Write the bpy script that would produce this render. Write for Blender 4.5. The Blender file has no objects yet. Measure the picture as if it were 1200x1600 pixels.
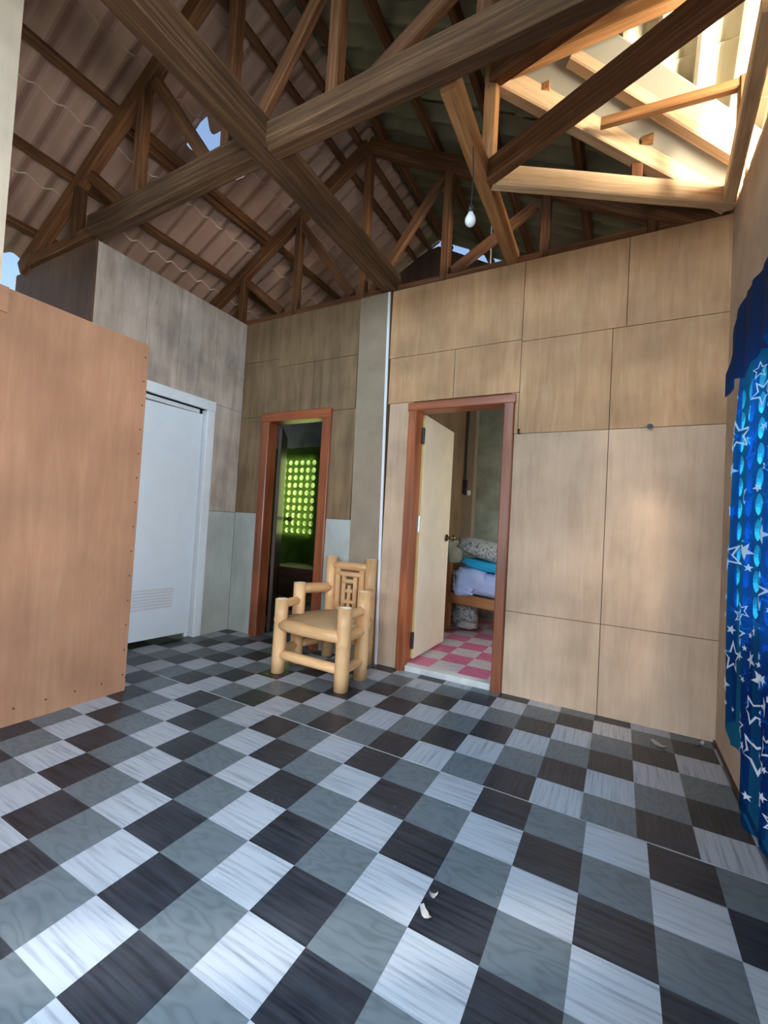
import bpy, math, random
from mathutils import Vector as V
random.seed(7)
U = 0.208                      # one floor tile in metres; coordinates below are in floor tiles
SC = bpy.context.scene
COL = SC.collection

# ------------------------------------------------------------------ mesh helper
class M:
    def __init__(s): s.v = []; s.f = []; s.uv = []; s.mi = []
    def face(s, idx, uvs=None, mi=0):
        s.f.append(tuple(idx)); s.uv.append(uvs); s.mi.append(mi)
    def add(s, pts):
        n = len(s.v); s.v.extend([tuple(p) for p in pts]); return n
    def quad(s, a, b, c, d, uvs=None, mi=0):
        n = s.add([a, b, c, d]); s.face((n, n+1, n+2, n+3), uvs, mi)
    def box(s, x0, x1, y0, y1, z0, z1, g=2, mi=0):
        if x0 > x1: x0, x1 = x1, x0
        if y0 > y1: y0, y1 = y1, y0
        if z0 > z1: z0, z1 = z1, z0
        P = [(x, y, z) for x in (x0, x1) for y in (y0, y1) for z in (z0, z1)]
        n = s.add(P)
        for q, ax in (((0,1,3,2),0), ((4,6,7,5),0), ((0,4,5,1),1), ((2,3,7,6),1), ((0,2,6,4),2), ((1,5,7,3),2)):
            rest = [a for a in (0,1,2) if a != ax]
            ga = g if g != ax else rest[0]
            ob = [a for a in rest if a != ga][0]
            s.face([n+i for i in q], [(P[i][ga], P[i][ob] + P[i][ax]) for i in q], mi)
        return s
    def beam(s, p0, p1, w, h, up=(0,0,1), ch=0.035, seg=1, wob=0.0):
        p0, p1 = V(p0), V(p1); d = (p1-p0); L = d.length; d.normalize()
        up = V(up)
        if abs(d.dot(up)) > .98: up = V((0,1,0))
        sx = d.cross(up).normalized(); sy = sx.cross(d).normalized()
        a, b = w/2, h/2; c = min(ch, a*.5, b*.5)
        sec = [(-a+c,-b),(a-c,-b),(a,-b+c),(a,b-c),(a-c,b),(-a+c,b),(-a,b-c),(-a,-b+c)]
        per = [0]
        for i in range(8):
            q, r = sec[i], sec[(i+1) % 8]; per.append(per[-1]+math.hypot(q[0]-r[0], q[1]-r[1]))
        rings = []
        for k in range(seg+1):
            t = k/seg; off = V((0,0,0))
            if wob and 0 < k < seg: off = sx*random.uniform(-wob,wob)+sy*random.uniform(-wob,wob)
            base = p0+d*(L*t)+off
            rings.append(s.add([base+sx*x+sy*y for x, y in sec]))
        for k in range(seg):
            u0, u1 = L*k/seg, L*(k+1)/seg
            for i in range(8):
                j = (i+1) % 8
                s.face((rings[k]+i, rings[k]+j, rings[k+1]+j, rings[k+1]+i), [(u0,per[i]),(u0,per[i+1]),(u1,per[i+1]),(u1,per[i])])
        s.face([rings[0]+i for i in range(7,-1,-1)], [(sec[i][0]*.3, sec[i][1]) for i in range(7,-1,-1)])
        s.face([rings[-1]+i for i in range(8)], [(sec[i][0]*.3, sec[i][1]) for i in range(8)])
        return s
    def tube(s, pts, rad, n=14, cap=True, hollow=False, mi_cap=0):
        pts = [V(p) for p in pts]; rings = []; Ls = [0]
        for i in range(1, len(pts)): Ls.append(Ls[-1]+(pts[i]-pts[i-1]).length)
        ref = None
        for i, p in enumerate(pts):
            d = (pts[min(i+1,len(pts)-1)]-pts[max(i-1,0)]).normalized()
            if ref is None:
                ref = V((0,0,1)) if abs(d.z) < .9 else V((1,0,0))
            sx = d.cross(ref).normalized(); sy = sx.cross(d).normalized()
            r = rad[i] if isinstance(rad, (list, tuple)) else rad
            rings.append(s.add([p+sx*(r*math.cos(2*math.pi*k/n))+sy*(r*math.sin(2*math.pi*k/n)) for k in range(n)]))
        R0 = rad[0] if isinstance(rad,(list,tuple)) else rad
        for i in range(len(pts)-1):
            for k in range(n):
                j = (k+1) % n
                s.face((rings[i]+k, rings[i+1]+k, rings[i+1]+j, rings[i]+j),
                       [(Ls[i],R0*6.28*k/n),(Ls[i+1],R0*6.28*k/n),(Ls[i+1],R0*6.28*(k+1)/n),(Ls[i],R0*6.28*(k+1)/n)])
        if cap:
            s.face([rings[0]+k for k in range(n)], [(0,0)]*n, mi_cap)
            if hollow:
                d = (pts[-1]-pts[-2]).normalized()
                def ring(r, off):
                    c = pts[-1]+d*off
                    return s.add([c+(V(s.v[rings[-1]+k])-pts[-1])*r for k in range(n)])
                a = ring(.82, 0); b = ring(.8, -.06)
                for q0, q1 in ((rings[-1], a), (a, b)):
                    for k in range(n):
                        j = (k+1) % n
                        s.face((q0+k, q1+k, q1+j, q0+j), [(0,k*.1),(0.1,k*.1),(.1,k*.1+.1),(0,k*.1+.1)], mi_cap)
                s.face([b+k for k in range(n-1,-1,-1)], [(0,0)]*n, mi_cap)
            else:
                s.face([rings[-1]+k for k in range(n-1,-1,-1)], [(0,0)]*n, mi_cap)
        return s

def worldloc(o):
    l = V((0,0,0))
    while o is not None: l += o.location; o = o.parent
    return l

def obj(name, m, mat, parent=None, smooth=False, bevel=0):
    me = bpy.data.meshes.new(name)
    o = bpy.data.objects.new(name, me); COL.objects.link(o)
    vs = [V(p)*U for p in m.v]
    if parent is not None:
        o.parent = parent; base = worldloc(parent)
    else:
        lo = V([min(p[i] for p in vs) for i in range(3)]); hi = V([max(p[i] for p in vs) for i in range(3)])
        base = V(((lo.x+hi.x)/2, (lo.y+hi.y)/2, lo.z)); o.location = base
    me.from_pydata([tuple(p-base) for p in vs], [], m.f)
    uvl = me.uv_layers.new(name='UVMap')
    for p, uv in zip(me.polygons, m.uv):
        if uv is None: uv = [(0,0)]*p.loop_total
        for li, q in zip(p.loop_indices, uv): uvl.data[li].uv = (q[0]*U, q[1]*U)
    for x in (mat if isinstance(mat, (list, tuple)) else [mat]): me.materials.append(x)
    for p, i in zip(me.polygons, m.mi): p.material_index = i
    if smooth:
        for p in me.polygons: p.use_smooth = True
    me.validate(); me.update()
    if bevel:
        b = o.modifiers.new('bevel', 'BEVEL'); b.width = bevel*U; b.segments = 2; b.limit_method = 'ANGLE'
    return o

def tag(o, label, cat, group=None):
    o['label'] = label; o['category'] = cat
    if group: o['group'] = group
    return o
def thing(name, label, cat, base, group=None):
    o = bpy.data.objects.new(name, None); COL.objects.link(o); o.location = V(base)*U
    o.empty_display_size = .1
    return tag(o, label, cat, group)
def struct(name, m, mat, parent=None, label=None, **k):
    o = obj(name, m, mat, parent, **k)
    if parent is None: o['kind'] = 'structure'
    if label: o['label'] = label
    return o

# ------------------------------------------------------------------ materials
def newmat(name):
    m = bpy.data.materials.new(name); m.use_nodes = True
    nt = m.node_tree; b = nt.nodes['Principled BSDF']
    return m, nt, b
def N(nt, t, **k):
    n = nt.nodes.new(t)
    for a, v in k.items():
        if a.startswith('i_'): n.inputs[a[2:].replace('_',' ')].default_value = v
        else: setattr(n, a, v)
    return n
def ramp(nt, stops):
    r = nt.nodes.new('ShaderNodeValToRGB'); e = r.color_ramp.elements
    while len(e) < len(stops): e.new(.5)
    for k, (p, c) in enumerate(stops): e[k].position = p; e[k].color = (*c, 1)
    return r
def wood(name, stops, su=1.5, sv=22, rough=.6, bump=.15, dist=.6, blotch=.25, spec=.3, coord='UV', blotch_scale=2.0, vary=.15):
    m, nt, b = newmat(name); L = nt.links
    tc = N(nt, 'ShaderNodeTexCoord'); oi = N(nt, 'ShaderNodeObjectInfo')
    ad = N(nt, 'ShaderNodeVectorMath', operation='ADD'); mu = N(nt, 'ShaderNodeMath', operation='MULTIPLY'); mu.inputs[1].default_value = 37
    L.new(oi.outputs['Random'], mu.inputs[0]); L.new(tc.outputs[coord], ad.inputs[0]); L.new(mu.outputs[0], ad.inputs[1])
    mp = N(nt, 'ShaderNodeMapping'); mp.inputs['Scale'].default_value = (su, sv, sv)
    L.new(ad.outputs[0], mp.inputs[0])
    n1 = N(nt, 'ShaderNodeTexNoise', i_Scale=1.0, i_Detail=7.0, i_Roughness=.65, i_Distortion=dist)
    L.new(mp.outputs[0], n1.inputs['Vector'])
    r = ramp(nt, stops); L.new(n1.outputs['Fac'], r.inputs[0])
    n2 = N(nt, 'ShaderNodeTexNoise', i_Scale=blotch_scale, i_Detail=3.0)
    L.new(ad.outputs[0], n2.inputs['Vector'])
    mr = N(nt, 'ShaderNodeMapRange'); mr.inputs[1].default_value=.3; mr.inputs[2].default_value=.7
    mr.inputs[3].default_value = 1-blotch; mr.inputs[4].default_value = 1+blotch
    L.new(n2.outputs['Fac'], mr.inputs[0])
    mv = N(nt, 'ShaderNodeMapRange'); mv.inputs[3].default_value = 1-vary; mv.inputs[4].default_value = 1+vary
    L.new(oi.outputs['Random'], mv.inputs[0])
    pm = N(nt, 'ShaderNodeMath', operation='MULTIPLY'); L.new(mr.outputs[0], pm.inputs[0]); L.new(mv.outputs[0], pm.inputs[1])
    mx = N(nt, 'ShaderNodeVectorMath', operation='SCALE'); L.new(r.outputs[0], mx.inputs[0]); L.new(pm.outputs[0], mx.inputs['Scale'])
    L.new(mx.outputs[0], b.inputs['Base Color'])
    b.inputs['Roughness'].default_value = rough; b.inputs['Specular IOR Level'].default_value = spec
    if bump:
        bp = N(nt, 'ShaderNodeBump', i_Strength=bump, i_Distance=.004); L.new(n1.outputs['Fac'], bp.inputs['Height']); L.new(bp.outputs[0], b.inputs['Normal'])
    return m
def flat(name, c, rough=.5, spec=.4, var=.12, scale=6, metal=0, bump=0):
    m, nt, b = newmat(name); L = nt.links
    tc = N(nt, 'ShaderNodeTexCoord'); n1 = N(nt, 'ShaderNodeTexNoise', i_Scale=float(scale), i_Detail=6.0, i_Roughness=.6)
    L.new(tc.outputs['Object'], n1.inputs['Vector'])
    r = ramp(nt, [(.3, tuple(x*(1-var) for x in c)), (.7, tuple(min(1, x*(1+var)) for x in c))]); L.new(n1.outputs['Fac'], r.inputs[0])
    L.new(r.outputs[0], b.inputs['Base Color']); b.inputs['Roughness'].default_value = rough
    b.inputs['Specular IOR Level'].default_value = spec; b.inputs['Metallic'].default_value = metal
    if bump:
        bp = N(nt, 'ShaderNodeBump', i_Strength=bump, i_Distance=.004); L.new(n1.outputs['Fac'], bp.inputs['Height']); L.new(bp.outputs[0], b.inputs['Normal'])
    return m
def cloth(name, c, trans=.5, tc=None, rough=.8, see=0, sc=(1,1,1)):
    m, nt, b = newmat(name); L = nt.links
    out = nt.nodes['Material Output']; b.inputs['Base Color'].default_value = (*c, 1); b.inputs['Roughness'].default_value = rough
    b.inputs['Specular IOR Level'].default_value = .1
    t = N(nt, 'ShaderNodeBsdfTranslucent'); t.inputs['Color'].default_value = (*(tc or c), 1)
    mx = N(nt, 'ShaderNodeMixShader'); mx.inputs[0].default_value = trans
    L.new(b.outputs[0], mx.inputs[1]); L.new(t.outputs[0], mx.inputs[2])
    if see:                                  # open weave: part of the light passes straight through, tinted
        tr = N(nt, 'ShaderNodeBsdfTransparent'); tr.inputs['Color'].default_value = (*sc, 1)
        m2 = N(nt, 'ShaderNodeMixShader'); m2.inputs[0].default_value = see
        L.new(mx.outputs[0], m2.inputs[1]); L.new(tr.outputs[0], m2.inputs[2]); mx = m2
    L.new(mx.outputs[0], out.inputs['Surface'])
    return m

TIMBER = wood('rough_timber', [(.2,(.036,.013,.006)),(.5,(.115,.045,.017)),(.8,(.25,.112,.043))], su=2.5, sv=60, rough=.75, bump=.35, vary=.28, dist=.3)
TIMBER_LIT_ORANGE = wood('orange_lit_timber', [(.2,(.13,.055,.02)),(.5,(.32,.15,.055)),(.8,(.50,.28,.12))], su=2.2, sv=55, rough=.7, bump=.3, vary=.1, dist=.3)  # same timber as above, light from the right put into an orange colour
TIMBER_LIT_PALE = wood('pale_lit_timber', [(.2,(.34,.20,.10)),(.5,(.56,.38,.22)),(.8,(.70,.52,.34))], su=2.2, sv=50, rough=.65, bump=.2, vary=.08, dist=.3)  # timber again, with the strong light it catches put into a pale colour
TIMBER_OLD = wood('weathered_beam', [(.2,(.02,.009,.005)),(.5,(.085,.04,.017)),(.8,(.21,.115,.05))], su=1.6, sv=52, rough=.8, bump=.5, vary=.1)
PLY_PINK = wood('plywood_salmon', [(.2,(.49,.32,.21)),(.5,(.565,.39,.265)),(.8,(.635,.455,.32))], su=2.2, sv=22, rough=.6, bump=.05, blotch=.17, blotch_scale=2.6, vary=0)
PLY_TAN = wood('plywood_tan', [(.2,(.40,.215,.10)),(.5,(.51,.295,.15)),(.8,(.60,.38,.215))], su=2.0, sv=20, rough=.6, bump=.05, blotch=.24, blotch_scale=2.4, vary=0)
PLY_BROWN = wood('plywood_brown', [(.25,(.155,.095,.05)),(.5,(.225,.145,.078)),(.75,(.30,.20,.115))], su=1.5, sv=16, rough=.6, bump=.05, blotch=.22, blotch_scale=2.5, vary=0)
PLY_ORANGE = wood('plywood_orange', [(.2,(.31,.15,.082)),(.5,(.375,.19,.108)),(.8,(.44,.24,.14))], su=1.8, sv=18, rough=.55, bump=.04, blotch=.14, blotch_scale=2.5, vary=0)
PLY_DARK = wood('plywood_dark', [(.25,(.10,.052,.035)),(.75,(.16,.09,.06))], su=1.5, sv=12, rough=.7, bump=.05, vary=0)
SEAM = flat('seam_shadow_gap', (.09,.05,.03), .9, .1)
GREY = wood('grey_fibre_board', [(.25,(.37,.38,.34)),(.75,(.50,.52,.49))], su=2, sv=6, rough=.6, bump=.03, blotch=.12, vary=0)
PLASTER = flat('beige_plaster', (.42,.31,.22), .85, .2, .16, 4, bump=.15)
CONC = flat('raw_concrete', (.32,.25,.18), .9, .15, .12, 5, bump=.2)
GREENW = flat('grey_green_plaster', (.30,.31,.24), .9, .15, .28, 5, bump=.25)
WHITE = flat('white_plastic_door', (.74,.80,.86), .35, .5, .03)
WHITEP = flat('white_paint', (.80,.83,.86), .5, .4, .05)
CREAM = flat('cream_door_paint', (.80,.67,.49), .45, .4, .06)
YEDGE = flat('yellow_door_edge', (.70,.50,.20), .5, .4, .08)
REDWOOD = wood('red_varnished_wood', [(.25,(.14,.032,.012)),(.5,(.27,.072,.026)),(.8,(.40,.14,.055))], su=1.0, sv=20, rough=.35, bump=.1, spec=.5)
DARKWOOD = wood('dark_wood', [(.25,(.03,.014,.01)),(.75,(.08,.04,.025))], su=1, sv=18, rough=.45, bump=.1)
BEDWOOD = wood('bed_wood', [(.25,(.22,.085,.03)),(.75,(.42,.19,.07))], su=1, sv=18, rough=.45, bump=.1)
BAMBOO = wood('bamboo', [(.2,(.52,.26,.11)),(.5,(.74,.42,.19)),(.8,(.84,.56,.30))], su=1.6, sv=9, rough=.35, bump=.05, blotch=.16, spec=.5, vary=.08)
BAMBOO_CUT = flat('bamboo_cut_end', (.78,.66,.48), .7, .2, .1, 30)
BAMBOO_SPLIT = wood('split_bamboo', [(.2,(.36,.21,.10)),(.5,(.55,.36,.19)),(.8,(.66,.47,.28))], su=1.4, sv=30, rough=.5, bump=.3, vary=.05)
BLACK = flat('black_metal', (.02,.02,.022), .4, .5, .1)
BRASS = flat('dark_brass', (.16,.11,.06), .3, .5, .1, metal=.8)
CHROME = flat('steel_hinge', (.42,.42,.40), .35, .5, .1, metal=.8)
BULB = flat('frosted_bulb', (.82,.84,.90), .2, .5, .02)
PORCE = flat('bulb_socket', (.03,.03,.03), .4, .4, .1)
WIRE = flat('grey_wire', (.5,.5,.48), .6, .3, .05)
SHEET_L = flat('pinkish_fibre_cement', (.40,.24,.175), .55, .35, .14, 2.5, bump=.05)
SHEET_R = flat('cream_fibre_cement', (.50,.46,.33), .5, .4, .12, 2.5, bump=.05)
SHEET_D = flat('dark_fibre_cement', (.20,.17,.105), .7, .3, .2, 2.5, bump=.05)  # darker than the sheets of the left slope and the wing
SHEET_EDGE = flat('cut_sheet_edge', (.78,.72,.62), .8, .2, .1)
VALLEY = flat('plain_valley_sheet', (.36,.34,.27), .4, .5, .06, 3)
GRASS = flat('grass_ground', (.12,.22,.05), .95, .1, .4, 3)
BLOCK = flat('breeze_block', (.33,.32,.29), .9, .2, .15, 12)
CEM = flat('worn_cement', (.62,.60,.57), .8, .2, .15, 9)
CURT = cloth('blue_curtain_cloth', (.012,.055,.17), .30, (.01,.14,.42), see=.65, sc=(.02,.46,1.0))
CURT_H = cloth('navy_curtain_heading', (.008,.025,.085), .12, (.01,.06,.2))
STAR = cloth('white_star_print', (.75,.76,.78), .25, (.8,.8,.85))
CURT_G = cloth('green_curtain_cloth', (.05,.12,.03), .30, (.16,.34,.03), see=.5, sc=(.72,.9,.32))
SHEETBLUE = cloth('pale_blue_sheet', (.50,.58,.86), .05)
SHEETCYAN = cloth('cyan_sheet', (.04,.46,.74), .05)
PAPER = flat('scrap_paper', (.42,.36,.32), .8, .2, .1, 40)

# tiles
def tile(name, c0, c1, kind):
    m, nt, b = newmat(name); L = nt.links
    tc = N(nt, 'ShaderNodeTexCoord'); mp = N(nt, 'ShaderNodeMapping'); L.new(tc.outputs['UV'], mp.inputs[0])
    mp.inputs['Scale'].default_value = (3.5, 75, 1) if kind != 'swirl' else (4, 11, 1)
    if kind == 'swirl':
        n0 = N(nt, 'ShaderNodeTexNoise', i_Scale=.9, i_Detail=2.0); L.new(mp.outputs[0], n0.inputs['Vector'])
        mu = N(nt, 'ShaderNodeMath', operation='MULTIPLY'); mu.inputs[1].default_value = 9; L.new(n0.outputs['Fac'], mu.inputs[0])
        fr = N(nt, 'ShaderNodeMath', operation='PINGPONG'); fr.inputs[1].default_value = .5; L.new(mu.outputs[0], fr.inputs[0])
        fac = N(nt, 'ShaderNodeMath', operation='MULTIPLY'); fac.inputs[1].default_value = 2; L.new(fr.outputs[0], fac.inputs[0])
        r = ramp(nt, [(0,c0),(.35,tuple(.6*a+.4*d for a,d in zip(c1,c0))),(1,c1)])
    else:
        fac = N(nt, 'ShaderNodeTexNoise', i_Scale=1.0, i_Detail=4.0, i_Roughness=.55, i_Distortion=.08); L.new(mp.outputs[0], fac.inputs['Vector'])
        r = ramp(nt, [(.32,c0),(.5,tuple(.65*a+.35*d for a,d in zip(c1,c0))),(.62,c1)] if c1[0] < .1 else [(.24,c0),(.40,tuple(.65*a+.35*d for a,d in zip(c1,c0))),(.54,c1)])
    L.new(fac.outputs[0], r.inputs[0])
    # dust and wear
    n3 = N(nt, 'ShaderNodeTexNoise', i_Scale=2.3, i_Detail=5.0, i_Roughness=.7); L.new(tc.outputs['Object'], n3.inputs['Vector'])
    mr = N(nt, 'ShaderNodeMapRange'); mr.inputs[1].default_value=.45; mr.inputs[2].default_value=.75; mr.inputs[3].default_value=0; mr.inputs[4].default_value=.05
    L.new(n3.outputs['Fac'], mr.inputs[0])
    n4 = N(nt, 'ShaderNodeTexVoronoi', i_Scale=9.0); L.new(tc.outputs['Object'], n4.inputs['Vector'])
    ls = N(nt, 'ShaderNodeMath', operation='LESS_THAN'); ls.inputs[1].default_value = .035; L.new(n4.outputs['Distance'], ls.inputs[0])
    mxa = N(nt, 'ShaderNodeMath', operation='MULTIPLY'); mxa.inputs[1].default_value=.25; L.new(ls.outputs[0], mxa.inputs[0])
    mxb = N(nt, 'ShaderNodeMath', operation='ADD'); L.new(mr.outputs[0], mxb.inputs[0]); L.new(mxa.outputs[0], mxb.inputs[1])
    mx = N(nt, 'ShaderNodeMix', data_type='RGBA'); mx.inputs['B'].default_value = (.40,.40,.40,1)
    L.new(mxb.outputs[0], mx.inputs['Factor']); L.new(r.outputs[0], mx.inputs['A'])
    L.new(mx.outputs['Result'], b.inputs['Base Color'])
    b.inputs['Roughness'].default_value = .36; b.inputs['Specular IOR Level'].default_value = .4
    return m
T_DARK = tile('dark_vinyl_tile', (.006,.007,.010), (.026,.029,.038), 'streak')
T_MID = tile('grey_vinyl_tile', (.085,.10,.11), (.118,.136,.148), 'swirl')
T_LIGHT = tile('pale_vinyl_tile', (.15,.16,.18), (.37,.38,.41), 'streak')
T_PINK = tile('pink_vinyl_tile', (.52,.11,.20), (.64,.17,.28), 'swirl')
T_ROSE = tile('pale_rose_vinyl_tile', (.50,.42,.42), (.62,.54,.54), 'swirl')

# ------------------------------------------------------------------ camera
def basis(a, b, c):
    F = V((-math.sin(a)*math.cos(b), math.cos(a)*math.cos(b), math.sin(b)))
    R = V((math.cos(a), math.sin(a), 0)); Up = R.cross(F)
    return math.cos(c)*R+math.sin(c)*Up, -math.sin(c)*R+math.cos(c)*Up, F
cam = bpy.data.cameras.new('camera'); co = bpy.data.objects.new('camera', cam); COL.objects.link(co)
R, Up, F = basis(.4984, .0282, .0572)
from mathutils import Matrix
co.matrix_world = Matrix(((R.x, Up.x, -F.x, 4.3716*U), (R.y, Up.y, -F.y, -8.6003*U), (R.z, Up.z, -F.z, 5.5119*U), (0,0,0,1)))
cam.sensor_fit = 'VERTICAL'; cam.sensor_height = 36; cam.lens = 681.257*36/1600; cam.clip_start = .02
SC.camera = co

# ------------------------------------------------------------------ floor
fl = M()
fl.quad((-18,-14,-.02),(8,-14,-.02),(8,6.7,-.02),(-18,6.7,-.02), mi=3)
fl.quad((-18.3,6.7,-.02),(-4.5,6.7,-.02),(-4.5,14.4,-.02),(-18.3,14.4,-.02), mi=3)
def put_tile(x0, x1, y0, y1, z, mi, rot, lim):
    x0, x1 = max(x0, lim[0]), min(x1, lim[1]); y0, y1 = max(y0, lim[2]), min(y1, lim[3])
    if x1-x0 < .02 or y1-y0 < .02: return
    ox, oy = random.random()*50, random.random()*50
    P = [(x0,y0),(x1,y0),(x1,y1),(x0,y1)]
    uv = [((y if rot else x)+ox, (x if rot else y)+oy) for x, y in P]
    lift = random.random()*.004
    fl.quad(*[(x,y,z+lift) for x, y in P], uvs=uv, mi=mi)
TONE = {'D':0,'M':1,'L':2}
for i in range(-20, 9):                      # the wide front sheet: grain across the room
    for j in range(-1, 15):
        t = ['D','L','M'][(j-i) % 3]
        put_tile(i, i+1, -(j+1)*.962, -j*.962, 0, TONE[t], False, (-18, 7.0, -14, .962+.03))
ry = [0.99, 2.0, 3.08, 4.18, 5.24, 6.2, 7.2]
for a in range(-2, 8):                       # sheet in front of the bedroom door
    for b in range(-1, 5):
        t = ['D','L','M'][(a+b) % 3]
        x0 = -1.96 if a == -2 else a*.965+.02
        put_tile(x0, (a+1)*.965+.02, ry[4-b], ry[5-b], 0.003, TONE[t], True, (-1.95, 6.95, .99, 6.7))
for a in range(-17, 0):                     # sheet by the bamboo chair
    for b in range(0, 7):
        t = {2:'D',0:'L',1:'M'}[(a-b) % 3]
        x1 = -1.93+(a+1)*.955; y0 = 1.0+b*1.015
        put_tile(x1-.955+0*b, x1, y0, y0+1.01, 0.001, TONE[t], False, (-18.2, -1.985, 1.0, 14.3))
struct('floor', fl, [T_DARK, T_MID, T_LIGHT, CEM], label='floor of square vinyl tiles in black, grey and pale streaked tones')
fb = M(); fl_save = fl; fl = fb
fb.box(-4.2, 7.2, 6.9, 17.6, -.3, .215, mi=2)
for i in range(-3, 7):
    for k in range(-3, 10):
        put_tile(-1.8+1.1*i, -1.8+1.1*(i+1), 8.1+1.12*k, 8.1+1.12*(k+1), .22, 0 if (i+k) % 2 == 0 else 1, False, (-4.2, 7.1, 7.0, 17.5))
fl = fl_save
struct('floor_bedroom', fb, [T_PINK, T_ROSE, CEM], label='pink and pale rose checked bedroom floor')
sill = M(); sill.box(-2.66, .62, 6.62, 7.35, -.02, .22)
struct('trim_1', sill, CEM, bevel=.04, label='worn white cement door step')

# ------------------------------------------------------------------ walls
YW = 6.68; ZT = 14.98
def wall_y(m, x0, x1, z0, z1, y0, y1, holes, mi=0):
    xs = sorted({x0, x1, *[h[0] for h in holes], *[h[1] for h in holes]}); zs = sorted({z0, z1, *[h[2] for h in holes], *[h[3] for h in holes]})
    for a, b in zip(xs, xs[1:]):
        for c, d in zip(zs, zs[1:]):
            if any(h[0] <= a and b <= h[1] and h[2] <= c and d <= h[3] for h in holes): continue
            m.box(a, b, y0, y1, c, d, mi=mi)
def wall_x(m, y0, y1, z0, z1, x0, x1, holes, mi=0):
    ys = sorted({y0, y1, *[h[0] for h in holes], *[h[1] for h in holes]}); zs = sorted({z0, z1, *[h[2] for h in holes], *[h[3] for h in holes]})
    for a, b in zip(ys, ys[1:]):
        for c, d in zip(zs, zs[1:]):
            if any(h[0] <= a and b <= h[1] and h[2] <= c and d <= h[3] for h in holes): continue
            m.box(x0, x1, a, b, c, d, mi=mi)
G = .010
def panel_y(m, x0, x1, z0, z1, mi, y=YW, t=.05):
    m.box(x0+G, x1-G, y, y+t, z0+G, z1-G, g=2, mi=mi)
# back wall: red-framed doors to the dark room and to the bedroom
DD = (-10.3, -6.98, 0, 10.1); PD = (-2.72, .84, 0, 10.05)
wb = M()
wall_y(wb, -12.6, 7.0, -.05, ZT, YW+.05, YW+.42, [(DD[0], DD[1], -.05, DD[3]), (PD[0], PD[1], -.05, PD[3])], mi=0)
P = 1
for r in [(1.0,3.93,-.02,2.8),(3.93,6.9,-.02,2.8),(1.0,3.93,2.8,8.9),(3.93,6.9,2.8,8.9),(1.12,3.93,8.9,12.12),(3.93,6.9,8.9,12.12),(1.12,4.3,12.12,ZT),(4.3,6.9,12.12,ZT),
          (-4.05,-1.3,10.35,12.2),(-1.3,1.12,10.35,12.2),(-4.1,1.12,12.2,ZT),(-3.95,-2.9,-.02,10.35),(.84,1.0,-.02,8.9),(.84,1.12,8.9,10.35)]:
    panel_y(wb, *r, 5 if r[2] >= 8.9 else 1)
for r in [(-12.23,-10,10.3,13.0),(-12.23,-10,13.0,ZT),(-10,-5.62,12.6,ZT),(-10,-7.9,10.3,12.6),(-7.9,-5.62,10.3,12.6),(-12.23,-10.5,5.7,10.3),(-6.85,-5.55,5.62,10.3)]:
    panel_y(wb, *r, 2)
for r in [(-12.23,-10.5,-.02,5.7),(-6.85,-5.45,-.02,5.62)]: panel_y(wb, *r, 3)
n = wb.add([(-5.62,YW-.03,ZT),(-4.2,YW-.03,ZT),(-3.9,YW-.03,-.02),(-5.4,YW-.03,-.02),(-5.62,YW+.06,ZT),(-4.2,YW+.06,ZT),(-3.9,YW+.06,-.02),(-5.4,YW+.06,-.02)])
for q in ((3,2,1,0),(4,5,6,7),(0,1,5,4),(1,2,6,5),(3,0,4,7)):
    wb.face([n+i for i in q], [(wb.v[n+i][2], wb.v[n+i][0]) for i in q], 4)
struct('wall_back', wb, [SEAM, PLY_PINK, PLY_BROWN, GREY, CONC, PLY_TAN], label='plywood partition wall with two red framed doorways')
tr = M(); tr.beam((-4.24,YW-.05,ZT-.02), (-3.9,YW-.05,0), .11, .06, up=(0,1,0), ch=.01)
struct('trim_2', tr, WHITEP, label='narrow white strip covering the wall joint')

# left wall with the white door
XL = -12.23; WD = (1.3, 4.72, 0, 10.22)
wl = M()
wall_x(wl, -.35, YW+.4, -.05, ZT, XL-.42, XL-.05, [(WD[0], WD[1], -.05, WD[3])], mi=0)
def panel_x(m, y0, y1, z0, z1, mi, x=XL, t=.05): m.box(x-t, x, y0+G, y1-G, z0+G, z1-G, g=2, mi=mi)
for r in [(-.35,1.3,-.02,10.6),(-.35,1.6,10.6,ZT),(1.6,3.03,10.6,ZT),(3.03,4.95,10.6,ZT),(4.95,YW,10.6,ZT),(5.0,YW,5.68,10.6)]: panel_x(wl, *r, 1)
panel_x(wl, 5.0, YW, -.02, 5.68, 2)
struct('wall_left', wl, [SEAM, wood('plywood_ashen', [(.25,(.33,.26,.21)),(.5,(.47,.385,.32)),(.75,(.60,.51,.44))], su=1.6, sv=12, rough=.6, bump=.05, blotch=.25, blotch_scale=3, vary=0), GREY], label='ashen plywood wall with the white door')
wk = M(); wk.box(-18.2, XL-.42, -.42, -.30, -.05, 15.0); wk.box(XL-.42, XL, -.42, -.35, -.05, 15.0)
struct('wall_kitchen', wk, PLY_DARK, label='dark brown wall panel behind the plywood partition')
wo = M(); wall_x(wo, -14, 14.4, -.05, 13.4, -18.5, -18.2, [(-9,-3,5,13.4)], mi=0)
struct('wall_outer', wo, PLASTER)
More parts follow.
